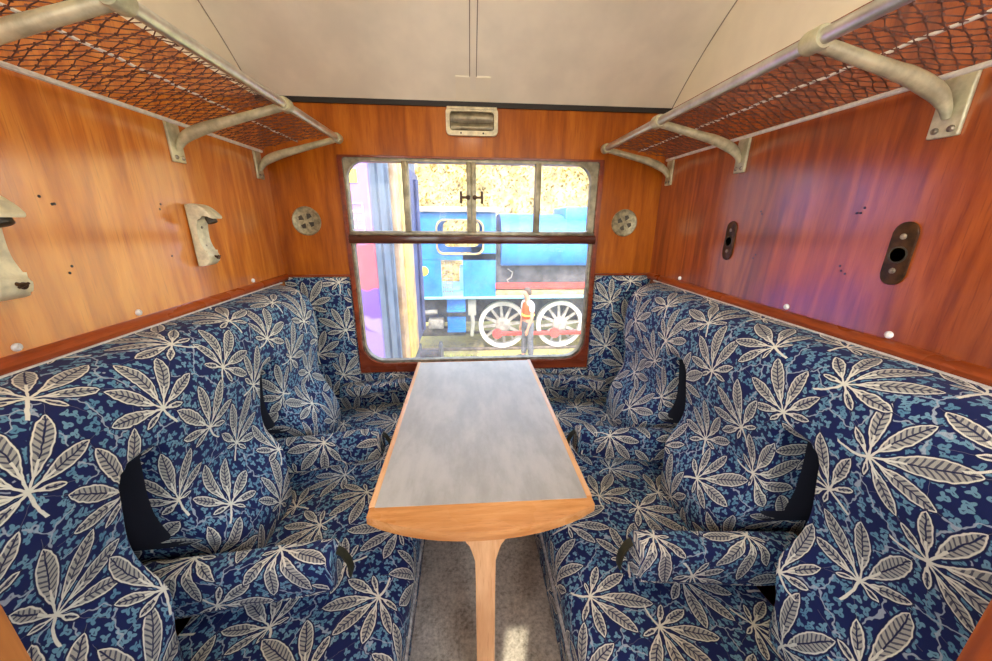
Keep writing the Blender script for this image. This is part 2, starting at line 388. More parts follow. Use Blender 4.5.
# ceiling cover strip and its end plate
b = MB(); b.loft([[(XC - .016, y, cz(y) - .003), (XC + .016, y, cz(y) - .003), (XC + .016, y, cz(y) + .002), (XC - .016, y, cz(y) + .002)] for y in [.1 + i * .0605 for i in range(29)]])
struct(b.build('trim_12', M['seam']), 'thin dark seam along the ceiling cover strip', 'trim')
b = MB(); b.loft([[(XC - .012, y, cz(y) - .007), (XC + .012, y, cz(y) - .007), (XC + .012, y, cz(y) + .002), (XC - .012, y, cz(y) + .002)] for y in [.1 + i * .0605 for i in range(29)]])
struct(b.build('trim_4', M['ceil']), 'narrow cream cover strip along the middle of the ceiling', 'trim')
b = MB(); b.loft([[(XC - .075, y, cz(y) - .006), (XC + .075, y, cz(y) - .006), (XC + .075, y, cz(y)), (XC - .075, y, cz(y))] for y in [1.755 + i * .0098 for i in range(9)]])
struct(b.build('trim_5', M['white']), 'rectangular cream plate at the end of the ceiling strip', 'trim')
for nm, x in (('trim_13', XL + .001), ('trim_14', XR - .001)):
    b = MB(); b.tube([(x, y, cz(y) - .001) for y in [.3 + i * (D - .3) / 50 for i in range(51)]], .0022, 6); struct(b.build(nm, M['seam']), 'thin seam where the ceiling meets the end panel', 'trim')
# mouldings above the seat backs
def moulding(name, x, s):
    b = MB(); prof = [(0, 1.134), (.022, 1.134), (.025, 1.139), (.025, 1.146), (.019, 1.154), (.009, 1.159), (0, 1.160)]
    b.loft([[(x + s * p[0], y, p[1]) for p in prof] for y in (YB, D)])
    return struct(b.build(name, M['trim']))
moulding('trim_1', XL, 1); moulding('trim_2', XR, -1)
def edge(name, x, s):
    b = MB(); b.box((x, YB + .02, 1.129), (x + s * .029, D - .10, 1.1345)); return struct(b.build(name, M['rod']))
edge('trim_6', XL, 1); edge('trim_7', XR, -1)
b = MB(); b.box((XL, D - .012, 1.147), (WX0, D, 1.156)); struct(b.build('trim_8', M['trimx']))
b = MB(); b.box((WX1, D - .012, 1.147), (XR, D, 1.156)); struct(b.build('trim_9', M['trimx']))
# door posts and partition on the corridor side
def post(name, x0, x1, mat):
    b = MB(); b.box((x0, YB - .04, 0), (x1, YB, 1.93), .004); return struct(b.build(name, mat))
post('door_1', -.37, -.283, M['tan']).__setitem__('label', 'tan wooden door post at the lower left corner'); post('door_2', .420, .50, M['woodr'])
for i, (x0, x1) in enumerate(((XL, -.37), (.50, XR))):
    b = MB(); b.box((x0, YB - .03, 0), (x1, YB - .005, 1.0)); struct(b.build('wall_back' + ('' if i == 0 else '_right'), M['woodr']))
b = MB(); b.box((XL, YB - .04, 1.93), (XR, YB, 2.42)); struct(b.build('wall_back_upper', M['white']))
# unseen corridor side; slit, pillars and roof shaped to cut the sun patch
b = MB(); b.box((-3, -.9, 0), (3, -.86, .85)); b.box((-3, -.9, 2.20), (3, -.86, 2.42)); b.box((-.66, -.9, .85), (-.33, -.86, 2.21)); b.box((-.245, -.9, .85), (.30, -.86, 2.21))
b.box((-3, -.9, 2.36), (3, YB - .04, 2.42)); struct(b.build('wall_corridor_sun_mask', M['woodw']))

b = MB(); b.box((-14, -16, -1.7), (16, -1.3, -.25)); struct(b.build('bounce_slab', M['reflector']), 'unseen pale slab added to bounce daylight into the compartment', 'bounce_slab')  # added out of view to bounce sunlight up through the corridor side

# ------------------------------------------------------------------ window
win = bpy.data.objects.new('window_1', None); COL.objects.link(win); win.location = (XC, D, WZ0); struct(win, 'wide carriage window with four top panes above one large pane', 'window')
fy = lambda y: (lambda x, z: (x, y, z))
GX0, GX1, GZ0, GZ1 = -.545, .628, .680, 1.688                       # opening inside the wooden frame
b = MB(); N_ = 8
b.ring(rrect(WX0, WX1, WZ0, WZ1, .004, N_), rrect(-.564, .648, .674, 1.696, [.115, .115, .01, .01], N_), fy(D - .022), fy(D + .03))
b.ring(rrect(-.574, .658, .662, 1.700, [.125, .125, .01, .01], N_), rrect(-.560, .644, .678, 1.692, [.112, .112, .01, .01], N_), fy(D - .030), fy(D - .01))
b.build('wooden_frame', M['trimx'], win)
b = MB()
b.ring(rrect(-.561, .645, .677, 1.325, [.112, .112, .005, .005], N_), rrect(-.549, .632, .691, 1.308, [.10, .10, .008, .008], N_), fy(D - .012), fy(D + .022))
b.build('lower_frame', M['alu'], win)
b = MB()
b.ring(rrect(-.565, .649, 1.345, 1.698, [.004, .004, .004, .004], N_), rrect(-.552, .614, 1.368, 1.680, [.012, .012, .085, .085], N_), fy(D - .014), fy(D + .022))
for x, w_ in ((-.284, .014), (.350, .014)): b.box((x - w_, D - .018, 1.36), (x + w_, D + .022, GZ1 - .006), .004)
for x in (.0145, .0375): b.box((x - .011, D - .022, 1.352), (x + .011, D + .022, GZ1 - .008), .004)
b.build('toplight_frame', M['alu'], win)
b = MB(); b.box((WX0 + .02, D - .030, 1.348), (WX1 - .02, D + .022, 1.364), .005); b.build('transom', M['alu'], win)
b = MB(); b.box((WX0 + .015, D - .036, 1.309), (WX1 - .015, D + .022, 1.349), .006); b.build('transom', M['trimd'], win)
for s in (-1, 1):
    b = MB(); xx = .026 + s * .016
    b.lathe([(.011, 0), (.011, .016), (.008, .018)], (xx, D - .022, 1.525), (0, -1, 0), 14)
    b.box((min(xx, xx + s * .034), D - .040, 1.519), (max(xx, xx + s * .034), D - .030, 1.531), .003)
    b.box((xx + s * .028, D - .042, 1.497), (xx + s * .040, D - .030, 1.553), .004)
    b.build('catch', M['bronze'], win)
b = MB(); b.prism(rrect(-.556, .640, .684, 1.32, [.105, .105, .005, .005], N_), fy(D + .012), fy(D + .018)); b.build('pane', M['glass'], win, smooth=0)
b = MB(); b.prism(rrect(-.558, .622, 1.355, 1.688, [.01, .01, .09, .09], N_), fy(D + .006), fy(D + .011)); b.build('pane', M['glass'], win, smooth=0)

# ------------------------------------------------------------------ bench seats
PROF = catmull([(.335, .200), (.40, .232), (.47, .250), (.54, .252), (.61, .232), (.67, .198), (.72, .178), (.78, .174), (.86, .186), (.94, .196), (1.01, .192), (1.07, .176), (1.106, .144), (1.126, .100), (1.132, .03)], 6)
def bench(x0, s, slots, label):
    X = lambda d: x0 + s * d
    Y0, Y1 = YB + .025, 1.705
    root = thing('bench_seat', label, 'bench seat', (X(.36), .95, 0), 'facing bench seats')
    # --- back
    def sd(y, z, yc):
        hw = .050 + .022 * smooth(.66, .50, z); zt, zb = .918, .30
        qx = abs(y - yc) - hw + .024; qz = abs(z - (zt + zb) / 2) - (zt - zb) / 2 + .024
        return math.hypot(max(qx, 0), max(qz, 0)) + min(max(qx, qz), 0) - .024
    def shape(y, z, d):
        k = 1.
        for yc in slots:
            rr = .015 + .045 * smooth(.65, .54, z); e = sd(y, z, yc)
            if e < rr: k = min(k, math.sqrt(max(0, 1 - (1 - max(e, 0) / rr) ** 2)))
        for yc in slots: pass
        ee = min(y - Y0, Y1 - y); rr = .055 + .03 * smooth(.72, .58, z)
        if ee < rr: k = min(k, math.sqrt(max(0, 1 - (1 - max(ee, 0) / rr) ** 2)))
        puff = 0.
        edges = [Y0] + list(slots) + [Y1]
        for a, c in zip(edges, edges[1:]):
            if a <= y <= c:
                t = (y - a) / (c - a); puff = .016 * math.sin(math.pi * t) * smooth(.74, .58, z) + .006 * math.sin(math.pi * t) * smooth(.7, .8, z)
        return k, puff
    ys = []
    y = Y0
    while y < Y1 - 1e-6:
        ys.append(y); near = min([abs(y - c) for c in slots]); en = min(y - Y0, Y1 - y)
        y += .0045 if near < .11 else (.003 if en < .02 else (.008 if en < .08 else .017))
    ys.append(Y1)
    arc = [0.]
    for a, c in zip(PROF, PROF[1:]): arc.append(arc[-1] + (c - a).length)
    b = MB(); bm = b.bm; G = []; I = {}
    for j, p in enumerate(PROF):
        row = []
        for y in ys:
            k, puff = shape(y, p.x, p.y); base = .010 if p.y > .06 else .004
            full = p.y + puff * min(1, p.y / .15)
            if min(y - Y0, Y1 - y) < .001: base = .002
            dd = base + (full - base) * k if full > base else full
            v = bm.verts.new((X(dd), y, p.x)); I[v] = (y, arc[j], full - dd); row.append(v)
        G.append(row)
    uvl = bm.loops.layers.uv.verify()
    for j in range(len(G) - 1):
        for i in range(len(ys) - 1):
            f = bm.faces.new((G[j][i], G[j][i + 1], G[j + 1][i + 1], G[j + 1][i])); yc = (ys[i] + ys[i + 1]) / 2
            cen = min(list(slots) + [Y0 - .0, Y1 + .0], key=lambda c: abs(c - yc)); sg = 1 if yc < cen else -1
            if sum(I[q.vert][2] for q in f.loops) / 4 > .075 and PROF[j].x > .605 and min(abs(yc - c) for c in slots) < .09 and Y0 + .03 < yc < Y1 - .03: f.material_index = 1  # deep slot faces take the painted shade colour
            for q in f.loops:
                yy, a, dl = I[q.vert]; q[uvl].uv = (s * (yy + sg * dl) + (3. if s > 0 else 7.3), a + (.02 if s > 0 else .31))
    b.build('backrest', None, root, smooth=60, mats=[M['moq'], M['shade']])
    # --- seat cushion
    prof = catmull([(.17, .425), (.30, .440), (.45, .452), (.58, .452), (.66, .442), (.700, .424), (.718, .398), (.722, .36), (.720, .315), (.712, .292)], 6)
    arc = [0.]
    for a, c in zip(prof, prof[1:]): arc.append(arc[-1] + (c - a).length)
    ys2 = [Y0 + (D - .03 - Y0) * i / 90 for i in range(91)]
    b = MB(); bm = b.bm; G = []; I = {}; edges = [Y0] + list(slots) + [D - .03]
    for j, p in enumerate(prof):
        row = []
        for y in ys2:
            bul = 0
            for a, c in zip(edges, edges[1:]):
                if a <= y <= c: bul = .014 * math.sin(math.pi * (y - a) / (c - a)) ** .7
            zz = p.y + bul * smooth(.30, .44, p.y) * smooth(.722, .60, p.x) - .006 * smooth(.03, 0, min(y - Y0, D - .03 - y)) * 2
            v = bm.verts.new((X(p.x), y, zz)); I[v] = (y, arc[j]); row.append(v)
        G.append(row)
    uvl = bm.loops.layers.uv.verify()
    for j in range(len(G) - 1):
        for i in range(len(ys2) - 1):
            f = bm.faces.new((G[j][i], G[j][i + 1], G[j + 1][i + 1], G[j + 1][i]))
            for q in f.loops: yy, a = I[q.vert]; q[uvl].uv = (s * yy + (1.07 if s > 0 else 4.46), -a + (.2 if s > 0 else .45))
    b.build('seat_cushion', M['moq'], root, smooth=60)
    b = MB(); b.tube([(X(.716), Y0, .291), (X(.716), D - .03, .291)], .008, 8); b.build('piping', M['pipe'], root)
    b = MB(); b.box((X(.10), Y0, .03), (X(.690), D - .01, .29)); b.boxuv((.3, .4)); b.build('valance', M['moq'], root)
    # --- folding armrests between the places
    for q, yc in enumerate(slots):
        secs = [(.10, .470, .610, .030), (.20, .478, .616, .033), (.32, .498, .622, .036), (.44, .518, .632, .039), (.52, .530, .638, .040), (.550, .536, .639, .040), (.562, .546, .632, .036)]
        b = MB(); bm = b.bm; rings = []; uvs = []
        for d, z0, z1, hw in secs:
            pts = rrect(yc - hw, yc + hw, z0, z1, .016 if d < .56 else .02, 3); rings.append([bm.verts.new((X(d), p[0], p[1])) for p in pts])
            per = 0; u_ = []
            for a, c in zip(pts, pts[1:] + pts[:1]): u_.append(per); per += math.hypot(a[0] - c[0], a[1] - c[1])
            uvs.append([(d, w) for w in u_] + [(d, per)])
        uvl = bm.loops.layers.uv.verify(); nn = len(rings[0]); ou, ov = (q * .37 + (2.2 if s > 0 else 5.9)), q * .21 + .13
        for r in range(len(rings) - 1):
            for i in range(nn):
                j = (i + 1) % nn
                f = bm.faces.new((rings[r][i], rings[r][j], rings[r + 1][j], rings[r + 1][i]))
                for lp, (rr, ii) in zip(f.loops, ((r, i), (r, i + 1), (r + 1, i + 1), (r + 1, i))): lp[uvl].uv = (uvs[rr][ii][0] * 1 + ou, uvs[rr][ii][1] + ov)
        for rr, rev in ((rings[0], True), (rings[-1], False)):
            f = bm.faces.new(rr[::-1] if rev else rr)
            for lp in f.loops: lp[uvl].uv = (lp.vert.co.y + ou, lp.vert.co.z + ov)
        arm = b.build('armrest', M['moq'], root, smooth=50)
        b = MB(); sy = yc + .012
        pts = [(.555, .628), (.574, .612), (.586, .585), (.590, .555), (.588, .540)]
        b.loft([[(X(d - .003), sy - .011, z), (X(d + .003), sy - .011, z), (X(d + .003), sy + .011, z), (X(d - .003), sy + .011, z)] for d, z in pts])
        st = b.build('strap', M['strap'], arm); st['label'] = 'dark strap hanging from the armrest tip'
    # --- upholstered panel and ledge on the window wall
    xi = WX0 - .004 if s > 0 else WX1 + .004
    b = MB(); b.box((X(.002), D - .028, .30), (xi, D - .001, 1.1455), .008); b.boxuv((.15 if s > 0 else .4, .1))
    b.build('side_panel', M['moq'], root)
    b = MB(); b.box((xi + s * .0, D - .026, .40), (x0 + s * .91, D - .001, WZ0 - .006), .006); b.boxuv((.15 if s > 0 else .4, .1)); b.build('side_panel', M['moq'], root)
    b = MB(); b.loft([[(X(d), y, z) for y, z in [(D - .020 - p[0], p[1]) for p in rrect(0, .082, z1 - .055, z1, .012, 3)]] for d, z1 in ((.22, .570), (.45, .592), (.66, .612), (.68, .606))])
    b.boxuv((.31, .22)); b.build('wall_ledge', M['moq'], root)
    return root
bench(XL, 1, (.712, 1.225), 'blue leaf-patterned bench seat along the left wall, under the two cream lamp brackets')
bench(XR, -1, (.680, 1.190), 'blue leaf-patterned bench seat along the right wall, under the two oblong dark plates')

# ------------------------------------------------------------------ table
tb = thing('table', 'narrow table with grey laminate top and orange wood edging under the window', 'table', (.032, 1.2, 0))
TX0, TX1, TYF, TYC, TYT = -.2715, .3345, D - .045, .757, .688
def front(n=18): return [(TX1 + (TX0 - TX1) * i / n, TYT + (TYC - TYT) * abs(2 * i / n - 1) ** 2.2) for i in range(n + 1)]
b = MB(); b.prism([(TX0, TYF), (TX1, TYF)] + front(), lambda x, y: (x, y, .660), lambda x, y: (x, y, .690), .005); b.build('tabletop', M['oak'], tb, smooth=40)
for xa, xb in ((TX0 - .0015, TX0 + .016), (TX1 - .016, TX1 + .0015)):
    b = MB(); b.box((xa, .785, .658), (xb, TYF, .6925), .003); b.build('side_edging', M['oaky'], tb, smooth=40)
b = MB(); b.prism([(TX0 + .016, .783), (TX1 - .016, .777), (TX1 - .014, TYF - .012), (TX0 + .014, TYF - .012)], lambda x, y: (x, y, .688), lambda x, y: (x, y, .6915)); lam = b.build('laminate_inlay', M['lamin'], tb); lam['label'] = 'grey laminate panel'
b = MB(); prof = []
for z, w_ in ((0, .026), (.25, .0255), (.45, .0255), (.58, .0265), (.615, .030), (.635, .036), (.648, .046), (.654, .054), (.660, .054)): prof.append((w_, z))
poly = [(.034 - w_, z) for w_, z in prof] + [(.034 + w_, z) for w_, z in prof[::-1]]
b.prism(poly, fy(.700), fy(.742), .005); b.build('leg', M['oakz'], tb, smooth=40)
b = MB(); b.box((TX0 + .04, TYF - .05, .63), (TX1 - .04, TYF, .660), .003); b.build('rear_bearer', M['oak'], tb)

# ------------------------------------------------------------------ luggage racks
def rack(x0, s, xr, zr, ybr, label, seed):
    X = lambda d: x0 + s * d
    dr = abs(xr - x0); Ya, Yb = YB + .01, ybr[0] + .012
    root = thing('luggage_rack', label, 'luggage rack', (X(.17), 1.0, 1.62), 'overhead luggage racks')
    b = MB(); b.tube([(xr, Ya, zr), (xr, Yb + .008, zr)], .0135, 14); b.build('front_rail', M['rail'], root)
    for y in ybr:
        b = MB(); n_ = 9
        zt = 1.757
        zl = lambda d: zr - .003 + (zt - .064 - zr + .003) * (dr - d) / (dr - .12)
        ctl = [(dr, zl(dr), .013, .012), (dr * .8, zl(dr * .8), .0125, .0125), (dr * .6, zl(dr * .6), .0125, .0135), (dr * .45, zl(dr * .45), .013, .015), (.12, zl(.12), .0135, .0165), (.075, zt - .079, .0135, .018), (.042, zt - .094, .012, .017), (.022, zt - .113, .010, .012), (.010, zt - .134, .007, .007)]
        cm = catmull(ctl, 4); path = [(p[0], p[1]) for p in cm]; rad = [(p[2], p[3]) for p in cm]
        rings = []
        for i, ((d, z), (ry, rz)) in enumerate(zip(path, rad)):
            a = path[max(0, i - 1)]; c = path[min(len(path) - 1, i + 1)]; t = Vector((c[0] - a[0], c[1] - a[1])).normalized(); nn = Vector((-t.y, t.x))
            rings.append([(X(d + nn.x * rz * math.sin(q)), y + ry * math.cos(q), z + nn.y * rz * math.sin(q)) for q in [6.28318 * k / 12 for k in range(12)]])
        b.loft(rings)
        b.lathe([(.0185, -.019), (.0205, -.014), (.0205, .014), (.0185, .019)], (xr, y, zr), (0, 1, 0), 20)
        b.box((X(0), y - .026, 1.588), (X(.009), y + .026, 1.708), .003)
        br = b.build('bracket', M['rack'], root, smooth=45)
        for q in (-.013, .013):
            b = MB(); b.lathe([(.0065, 0), (.0065, .002), (.004, .005)], (X(.009), y + q, 1.602), (s, 0, 0), 12); b.build('screw', M['screw'], br)
    zb = 1.697
    b = MB(); b.tube([(X(.030), Ya, zb), (X(.030), Yb - .02, zb)], .006, 8); b.build('rear_rod', M['rod'], root)
    sag = lambda f: zr + .004 + (zb + .006 - zr - .004) * f + .004 * math.sin(math.pi * f)
    b = MB(); f = .52; b.tube([(X(dr + (.03 - dr) * f), Ya + (Yb - .02 - Ya) * i / 40, sag(f) + .0035 + .0012 * math.sin(i * 2.1)) for i in range(41)], .0032, 6); b.build('middle_cord', M['rod'], root)
    # knotted netting
    rnd = random.Random(seed); b = MB(); nc = 14; ny = int((Yb - .03 - Ya) / .023)
    def P(i, j):
        f = i / nc; jx = 0 if i in (0, nc) else rnd.uniform(-.004, .004)
        y = Ya + .01 + j * .023 + (.0115 if i % 2 else 0)
        return Vector((X(dr + (.03 - dr) * f + jx), y + (0 if i in (0, nc) else rnd.uniform(-.003, .003)), sag(f) + (0 if i in (0, nc) else rnd.uniform(-.003, .003))))
    G = [[P(i, j) for j in range(ny)] for i in range(nc + 1)]
    for i in range(nc):
        for j in range(ny):
            for k in ((0, -1) if i % 2 == 0 else (0, 1)):
                if 0 <= j + k < ny: b.tube([G[i][j], G[i + 1][j + k]], .0012, 3, caps=False)
        for j in range(ny):
            if i and rnd.random() < .9:
                p = G[i][j]; b.box(p - Vector((.0022,) * 3), p + Vector((.0022,) * 3))
    b.build('net', M['net'], root, smooth=0)
rack(XL, 1, -.552, 1.757, (1.765, 1.300, .745), 'cream metal luggage rack with brown netting on the left wall', 3)
rack(XR, -1, .650, 1.742, (1.775, 1.305, .736), 'cream metal luggage rack with brown netting on the right wall', 5)

# ------------------------------------------------------------------ cream lamp brackets (left wall)
def lampbr(y, label):
    root = thing('lamp_bracket', label, 'lamp bracket', (XL, y, 1.27), 'cream lamp brackets')
    out = catmull([(.002, 1.462), (.022, 1.466), (.048, 1.458), (.070, 1.440), (.082, 1.424)], 4)
    inn = catmull([(.080, 1.420), (.060, 1.428), (.040, 1.425), (.030, 1.405), (.026, 1.375), (.027, 1.345), (.036, 1.318), (.046, 1.306), (.046, 1.292), (.038, 1.276), (.022, 1.268), (.002, 1.268)], 4)
    poly = [(p.x, p.y) for p in out] + [(p.x, p.y) for p in inn]
    b = MB(); b.prism(poly, lambda d, z: (XL + d, y - .026, z), lambda d, z: (XL + d, y + .026, z), .005); b.build('body', M['cream'], root, smooth=45)
    b = MB(); b.lathe([(.013, 0), (.015, .006), (.015, .022), (.011, .024)], (XL + .056, y, 1.428), (.35, 0, -1), 16); b.build('lamp_socket', M['dark'], root)
    b = MB(); b.lathe([(.004, 0), (.004, .010), (.007, .011), (.007, .015)], (XL + .045, y, 1.299), (1, 0, -.3), 12); b.tube([(XL + .058, y - .009, 1.293), (XL + .058, y + .009, 1.299)], .0025, 6); b.build('wing_screw', M['bronze'], root)
    for z in (1.392, 1.333):
        b = MB(); b.lathe([(.005, 0), (.005, .0015), (.003, .003)], (XL + .0275, y - .004, z), (1, 0, .1), 10); b.build('screw', M['screw'], root)
lampbr(.742, 'cream metal lamp bracket cut off by the left edge of the photo')
lampbr(1.302, 'cream hooked lamp bracket nearer the window on the left wall')

# ------------------------------------------------------------------ oblong plates (right wall)
def plate(y, label):
    root = thing('wall_plate', label, 'wall plate', (XR, y, 1.28), 'oblong wall plates')
    b = MB(); b.prism(rrect(y - .0235, y + .0235, 1.284, 1.424, .0233, 8), lambda a, z: (XR, a, z), lambda a, z: (XR - .006, a, z), .002); b.build('plate', M['bronze'], root)
    b = MB(); b.lathe([(.019, 0), (.019, .0015), (.016, .002), (.015, -.001)], (XR - .006, y, 1.352), (-1, 0, 0), 22); b.build('cable_hole', M['dark'], root)
    for z in (1.392, 1.316):
        b = MB(); b.lathe([(.0065, 0), (.0065, .0015), (.004, .003)], (XR - .006, y, z), (-1, 0, 0), 12); b.build('screw', M['screw'], root)
plate(.744, 'oblong dark bronze plate on the right wall, the larger one nearer the doorway'); plate(1.288, 'oblong dark bronze plate on the right wall, the smaller-looking one nearer the window')

# ------------------------------------------------------------------ round ventilators beside the window
def vent(x, z, rot, label):
    root = thing('ventilator_disc', label, 'ventilator disc', (x, D, z - .066), 'round ventilator discs')
    b = MB(); b.lathe([(.066, 0), (.067, .004), (.063, .009), (.056, .007), (.053, .0055), (1e-4, .0055)], (x, D, z), (0, -1, 0), 40); b.build('rim', M['disc'], root)
    b = MB()
    for k in range(4):                                              # dark openings between the arms of the star
        a = rot + k * math.pi / 2 + math.pi / 4
        c = [(.010, a), (.034, a - .42), (.040, a), (.034, a + .42)]
        b.prism([(x + r_ * math.cos(t), z + r_ * math.sin(t)) for r_, t in c], fy(D - .0052), fy(D - .0062))
    b.build('openings', M['dark'], root)
    b = MB(); pts = []
    for k in range(8):
        r_ = .037 if k % 2 == 0 else .009; a = rot + k * math.pi / 4; pts.append((x + r_ * math.cos(a), z + r_ * math.sin(a)))
    b.prism(pts, fy(D - .005), fy(D - .0105), .001); b.build('star_knob', M['disc'], root)
vent(-.762, 1.412, .25, 'round tarnished ventilator disc with star, left of the window'); vent(.806, 1.413, .42, 'round tarnished ventilator disc with star, right of the window')

# ------------------------------------------------------------------ air vent over the window
av = thing('air_vent', 'cream rounded air vent with dark mouth above the window', 'air vent', (.033, D, 1.79))
b = MB(); b.ring(rrect(-.085, .151, 1.792, 1.908, .022, 5), rrect(-.068, .134, 1.812, 1.890, .014, 5), fy(D - .022), fy(D)); b.box((-.08, D - .027, 1.897), (.146, D - .018, 1.908), .003); b.build('surround', M['cream'], av, smooth=40)
b = MB(); b.box((-.07, D - .004, 1.81), (.136, D - .001, 1.892)); b.build('recess', M['dark'], av)
for z0, z1, dz in ((1.852, 1.892, 1), (1.811, 1.850, -1)):
    b = MB(); b.loft([[(xx, D - .004 - .013 * math.sin(math.pi * (q + .02) / 1.04) * (1 - ((xx - .033) / .12) ** 2), z0 + (z1 - z0) * q - .007 * (1 - ((xx - .033) / .1) ** 2) * ((1 - q) if dz > 0 else q)) for q in [i / 8 for i in range(9)]] for xx in [-.066 + .198 * i / 14 for i in range(15)]], closed=False)
    b.build('flap', M['alu'], av, smooth=60)
for xx in (-.018, .084):
    b = MB(); b.lathe([(.004, 0), (.004, .002), (.002, .003)], (xx, D - .022, 1.802), (0, -1, 0), 10); b.build('screw', M['dark'], av)

# ------------------------------------------------------------------ screw caps and holes on the side walls
capg = 'white screw caps above the seat mouldings'
for x, s, pts in ((XL, 1, ((1.567, 1.172, 'nearest the window'), (1.019, 1.173, 'below the two lamp brackets'), (.742, 1.172, 'nearest the left edge of the photo'))), (XR, -1, ((1.563, 1.172, 'nearest the window'), (.990, 1.173, 'between the two oblong plates'), (.712, 1.172, 'under the larger oblong plate')))):
    for y, z, w_ in pts:
        b = MB(); b.lathe([(.0085, 0), (.0085, .003), (.0065, .006), (.003, .0075), (1e-4, .0077)], (x, y, z), (s, 0, 0), 16); b.box((x + s * .006, y - .001, z - .0065), (x + s * .0083, y + .001, z + .0065))
        tag(b.build('screw_cap', M['cap']), 'small white screw cap on the %s wall, %s' % ('left' if s > 0 else 'right', w_), 'screw cap', capg)
def holes(name, x, s, pts):
    b = MB()
    for y, z in pts: b.lathe([(.0031, 0), (.0031, .0006), (1e-4, .0006)], (x, y, z), (s, 0, 0), 10)
    struct(b.build(name, M['black']), 'old dark screw holes in the veneer', 'screw holes')
holes('trim_10', XL, 1, ((.897, 1.448), (.902, 1.449), (.877, 1.463), (.894, 1.314), (.885, 1.30), (1.183, 1.446), (1.19, 1.46), (1.183, 1.31)))
holes('trim_11', XR, -1, ((.864, 1.444), (.855, 1.444), (.849, 1.456), (.868, 1.312), (.862, 1.30), (.85, 1.294), (1.166, 1.447), (1.172, 1.455), (1.163, 1.303), (1.155, 1.315)))

# ------------------------------------------------------------------ added fill lamp, out of view
cl = thing('fill_lamp', 'unseen globe lamp added as interior fill light', 'lamp', (XC, .50, 2.0))
b = MB(); b.lathe([(.05, .36), (.05, .345), (.012, .335), (.012, .20), (.045, .19), (.045, .17)], (XC, .50, 2.0), (0, 0, 1), 24); b.build('fill_lamp_base', M['cream'], cl)
n = NT('fill lamp glow'); e = n.new('ShaderNodeEmission'); e.inputs[0].default_value = (1, .88, .67, 1); e.inputs[1].default_value = FILL_LAMP; n.t.links.new(e.outputs[0], n.out.inputs[0])
b = MB(); b.lathe([(.095 * math.sin(a), .09 - .095 * math.cos(a)) for a in [math.pi * k / 14 for k in range(15)]], (XC, .50, 2.0), (0, 0, 1), 28); b.build('fill_lamp_globe', n.mat, cl)

# ================================================================== outside
GZ = -1.78
b = MB(); b.box((-14, 2.2, GZ - .1), (16, 22, GZ)); g = struct(b.build('ground', M['yard']), 'sunny yard of dry grass and gravel outside the window', 'ground')
# bank with a thicket of autumn leaves
b = MB(); rows = []
for i in range(61):
    x = -12 + 26 * i / 60
    rows.append([(x, 12.0 + q * 3.2, GZ - .02 + 7.2 * smooth(-.1, 1, q) + .35 * mnoise.noise(Vector((x * .6, q * 3, 1)))) for q in [k / 16 for k in range(17)]] + [(x, 16.0, GZ - .1)])
b.loft(rows); struct(b.build('bank', M['bank'], smooth=80), 'steep bank behind the blue engine', 'bank')
rnd = random.Random(11); b = MB(); bm = b.bm
for _ in range(30000):
    q = rnd.random(); x = rnd.uniform(-7, 8.5); off = rnd.uniform(-.35, .45)
    c = Vector((x, 12.0 + q * 3.2 - off * .8, GZ + 7.2 * smooth(-.1, 1, q) + .35 * mnoise.noise(Vector((x * .6, q * 3, 1))) + abs(off) * .5))
    a = Vector((rnd.gauss(0, 1), rnd.gauss(0, 1), rnd.gauss(0, 1))).normalized(); t = a.orthogonal().normalized(); w_ = a.cross(t); sz = rnd.uniform(.04, .085)
    bm.faces.new([bm.verts.new(c + t * sz), bm.verts.new(c + w_ * sz * .5), bm.verts.new(c - t * sz), bm.verts.new(c - w_ * sz * .5)])
tag(b.build('bush_foliage', M['leaf'], smooth=0), 'golden autumn bushes covering the bank behind the engine', 'bushes', kind='stuff')
b = MB(); bm = b.bm
for _ in range(5200):
    x, y = rnd.uniform(-2.2, 4.2), rnd.uniform(6.2, 8.25)
    if abs(x - 1.42) < .45 and abs(y - 7.96) < .4: continue
    h = rnd.uniform(.03, .11); a = rnd.uniform(0, 6.28); lean = Vector((rnd.gauss(0, .03), rnd.gauss(0, .03), 0))
    p = Vector((x, y, GZ)); d_ = Vector((math.cos(a), math.sin(a), 0)) * .012
    bm.faces.new([bm.verts.new(p - d_), bm.verts.new(p + d_), bm.verts.new(p + lean + Vector((0, 0, h)))])
tag(b.build('grass_tufts', M['grass'], smooth=0), 'yellow green grass beside the engine track', 'grass', kind='stuff')
for y, w_ in ((8.62, 'nearer'), (10.06, 'farther')):
    b = MB(); b.box((-9, y - .035, GZ + .01), (11, y + .035, GZ + .08), .01); tag(b.build('track_rail', M['steel']), '%s steel rail under the blue engine' % w_, 'rail', 'rails of the engine track')

